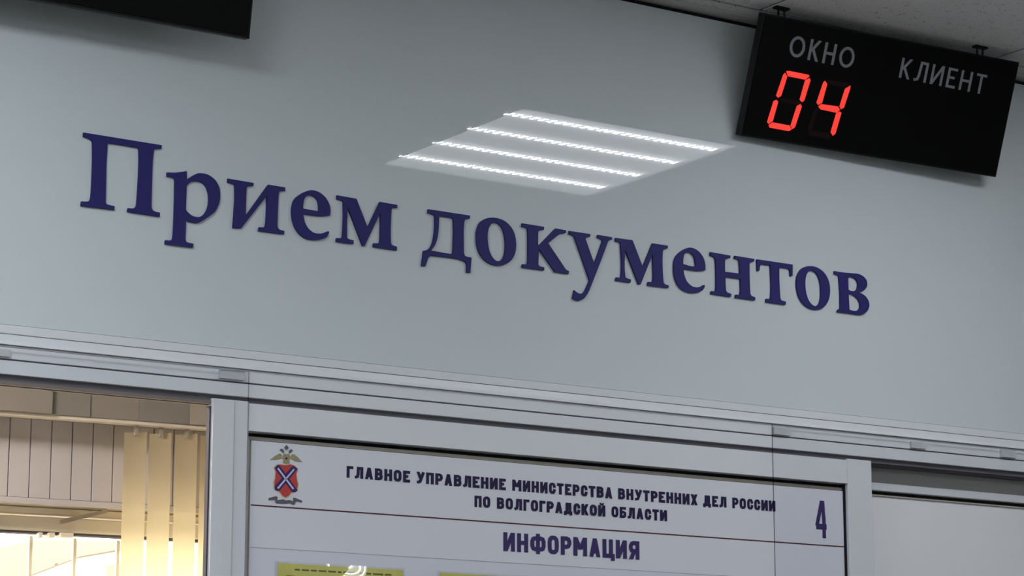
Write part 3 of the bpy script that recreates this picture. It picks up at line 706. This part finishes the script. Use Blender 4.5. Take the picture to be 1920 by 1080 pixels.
# ------------------------------------------------------------------ office behind the left counter window
AL = R_(5); nB = V((math.sin(AL), math.cos(AL), 0)); eB = V((math.cos(AL), -math.sin(AL), 0)); PB = V((2.4, 5.9, 0))
def onB(x, y, d=0): return onPlane(x, y, PB+nB*d, nB)
def bl(p, d=0):                      # local (u along wall, depth, z) of a picture point on plane at depth d
    q = onB(*p, d); return (q-PB).dot(eB), q.z
def bbox(name, u0, u1, d0, d1, z0, z1, m, parent=None, bev=0.):
    bm = bmesh.new(); box(bm, u0, u1, d0, d1, z0, z1, bev)
    for v in bm.verts: v.co = PB+eB*v.co.x+nB*v.co.y+V((0, 0, v.co.z))
    return finish(name, bm, m, parent)
zlin = 2.252; zsill = .95; U0, U1 = -.9, 1.3
ow = struct(bbox('wall_rear', -3.2, 2.6, .012, .22, zlin+.002, HC+.04, M['officewall']))
bbox('side_pier', -3.2, U0, .012, .22, 0, zlin, M['officewall'], ow)
bbox('side_pier', U1, 2.6, .012, .22, 0, zlin, M['officewall'], ow)
bbox('sill_wall', U0, U1, .012, .22, 0, zsill, M['officewall'], ow)
us = [bl((x, 880))[0] for x in (-24, 16, 56.5, 96, 135.5, 173.5, 211.5)]
stp = (us[-1]-us[0])/6
k0 = us[0]-stp*12
for k in range(-26, 34):
    a = k0+stp*k
    bbox('plank', a+.0012, a+stp-.0012, .0005, .0118, zlin+.012, 2.46, M['lintel'], ow, .0008)
bbox('edge_trim', -3.0, 2.4, -.004, .0118, zlin-.004, zlin+.011, M['lintel'], ow, .002)
struct(boxo('wall_officeleft', -1.35, -1.25, YW+.10, 6.4, 0, HC+.05, M['officewall']))
struct(boxo('wall_officeright', 4.05, 4.15, YW+.10, 6.1, 0, HC+.05, M['officewall']))
# outer window in its reveal
w3 = bpy.data.objects.new('window_3', None); COL.objects.link(w3); w3.location = PB+nB*.13+V((0, 0, zsill)); struct(w3)
dF = .10
zt0 = bl((100, 985), dF)[1]; ztb = bl((100, 998), dF)[1]
def wb(name, u0, u1, d0, d1, z0, z1, m='winframe', bev=.003, par=w3): return bbox(name, u0, u1, d0, d1, z0, z1, M[m], par, bev)
zu = bl((100, 966), dF)[1]
wb('frame', U0, U1, dF, dF+.06, zu, zlin+.001)
wb('transom', U0, U1, dF-.012, dF+.05, ztb, zu-.006)
wb('seal_line', U0, U1, dF-.004, dF+.03, ztb-.006, ztb-.0005, 'greygap', 0)
wb('frame', U0, U0+.05, dF, dF+.06, zsill, ztb-.007)
wb('frame', U1-.05, U1, dF, dF+.06, zsill, ztb-.007)
wb('frame', U0+.05, U1-.05, dF, dF+.06, zsill, zsill+.05)
wb('glass_pane', U0+.05, U1-.05, dF+.03, dF+.036, zsill+.05, ztb-.007, 'glass', 0)
ub = bl((68, 1040), dF)[0]; us_ = bl((151, 1040), dF)[0]-ub
for k in range(-9, 9):
    u = ub+us_*k
    if u < U0+.06 or u > U1-.06: continue
    wb('bar', u-.0042, u+.0042, dF+.045, dF+.055, zsill+.05, ztb-.007, 'winframe', 0)
# stay arm of the tilting vent
a, b = onB(114, 974, .06), onB(202, 955, .06)
bm = bmesh.new(); prism(bm, [a, b, b+V((0, 0, -.008)), a+V((0, 0, -.012))], nB, .012); finish('stay_arm', bm, M['cream'], w3)
for x0, x1 in ((73, 80), (92, 103), (114, 138)):
    u, z = bl((x0, 998), .08); u2, z2 = bl((x1, 1008), .08)
    wb('catch', u, u2, .08, dF+.02, z2, z, 'winframe', .001)
# blind
bd = -.10
bl_e = empty('vertical_blind', PB+nB*bd+V((.4, 0, 2.0)), 'cream vertical fabric blind drawn aside to the right in the left window', 'blind')
uz = lambda x, y: bl((x, y), bd)
zr_t, zr_b = sum(uz(x, y)[1] for x, y in ((0, 771), (200, 786), (385, 799)))/3, sum(uz(x, y)[1] for x, y in ((0, 777), (200, 793), (385, 805)))/3
bbox('headrail', -2.0, 1.5, bd-.004, bd+.03, zr_b, zr_t, M['winframe'], bl_e, .002)
zv = sum(uz(x, y)[1] for x, y in ((0, 705), (200, 728), (385, 745)))/3+.03
edges = [-1500, -1410, -1320, -1230, -1140, -1050, -960, -870, -780, -690, -600, -510, -420, -330, -230, -130, -40, 95, 168, 259, 355, 440, 530]
for k in range(len(edges)-1):
    u0, u1 = uz(edges[k], 750)[0], uz(edges[k+1], 750)[0]
    k -= 14; tl = (.0, .012, -.01, .016, .024, .018, .006, .02)[k % 8]
    bbox('valance_panel', u0+.0006, u1-.0006, bd-.014+tl*.3, bd-.010+tl*.3, zr_t+.001, zv, M['valance' if k % 8 in (3, 5, 0) else 'valancelight' if k > 5 else 'valancemid'], bl_e)
xs = [235, 283.5, 333, 379, 427, 475, 523]
proto = None
for k, x in enumerate(xs):
    u0 = uz(x, 900)[0]; u1 = uz(x+(44, 41, 40, 42, 42, 42, 42)[k], 900)[0]
    zt = uz(x+20, 806+k*2)[1]
    bm = bmesh.new(); ang = R_((4, -3, -6, 3, 0, 5, -4)[k]); n = 6
    G = []
    for j in range(n+1):
        s = j/n; u = (u0+u1)/2+(s-.5)*(u1-u0); dd = bd+.02+.004*math.sin(math.pi*s)+math.sin(ang)*(s-.5)*(u1-u0)
        ztt = zt-(.006*abs(s-1) if s < .999 else 0)
        G.append([PB+eB*u+nB*dd+V((0, 0, z)) for z in (ztt, 1.02)])
    for j in range(n): bm.faces.new([bm.verts.new(p) for p in (G[j][0], G[j+1][0], G[j+1][1], G[j][1])])
    bmesh.ops.remove_doubles(bm, verts=bm.verts[:], dist=1e-5)
    finish('slat', bm, M['slat'], bl_e, smooth=True)
    um = (u0+u1)/2
    bbox('carrier', um-.004, um+.004, bd+.012, bd+.03, zt-.012, zr_b, M['cream'], bl_e)
# fill panel added to light the office, out of view; then what stands outside
t = empty('office_fill', (.6, 4.9, HC), 'unseen fill panel added at the office ceiling to brighten the room behind the left window', 'lamp')
bm = bmesh.new(); box(bm, .3, .9, 4.6, 5.2, HC-.012, HC-.006)
OL = mat('office_fill_glow', (.8, .8, .8), .4, emit=(1, .9, .85), es=120.)
finish('diffuser', bm, OL, t); boxo('rim', .29, .91, 4.59, 5.21, HC-.0055, HC+.0004, M['lamprim'], t)
struct(boxo('ground', -40, 60, 6.6, 90, -.6, -.5, M['ground']))
# pale canopy beyond the window: two sloping white beams
can = empty('outdoor_canopy', (9, 16, -.5), 'pale sloping canopy roof outside seen through the lower left window', 'canopy')
nC = V((math.sin(R_(20)), math.cos(R_(20)), 0))
def onC(x, y, d): return onPlane(x, y, V((7, 14, 0))+nC*d, nC)
for nm, pts, d in (('roof_slope', [(-140, 1060), (66, 1012), (250, 1016), (225, 1030), (150, 1043), (66, 1075), (-20, 1110), (-140, 1130)], 0.),
                   ('beam', [(132, 1016), (138, 1016), (110, 1056), (104, 1056)], -.3)):
    bm = bmesh.new(); prism(bm, [onC(x, y, d) for x, y in pts], nC, .15); finish(nm, bm, M['outside'], can)
for x in (-60, 230):
    p = onC(x, 1090, .4); bm = bmesh.new(); box(bm, p.x-.08, p.x+.08, p.y-.08, p.y+.08, -.5, p.z+.1); finish('pillar', bm, M['outside'], can)
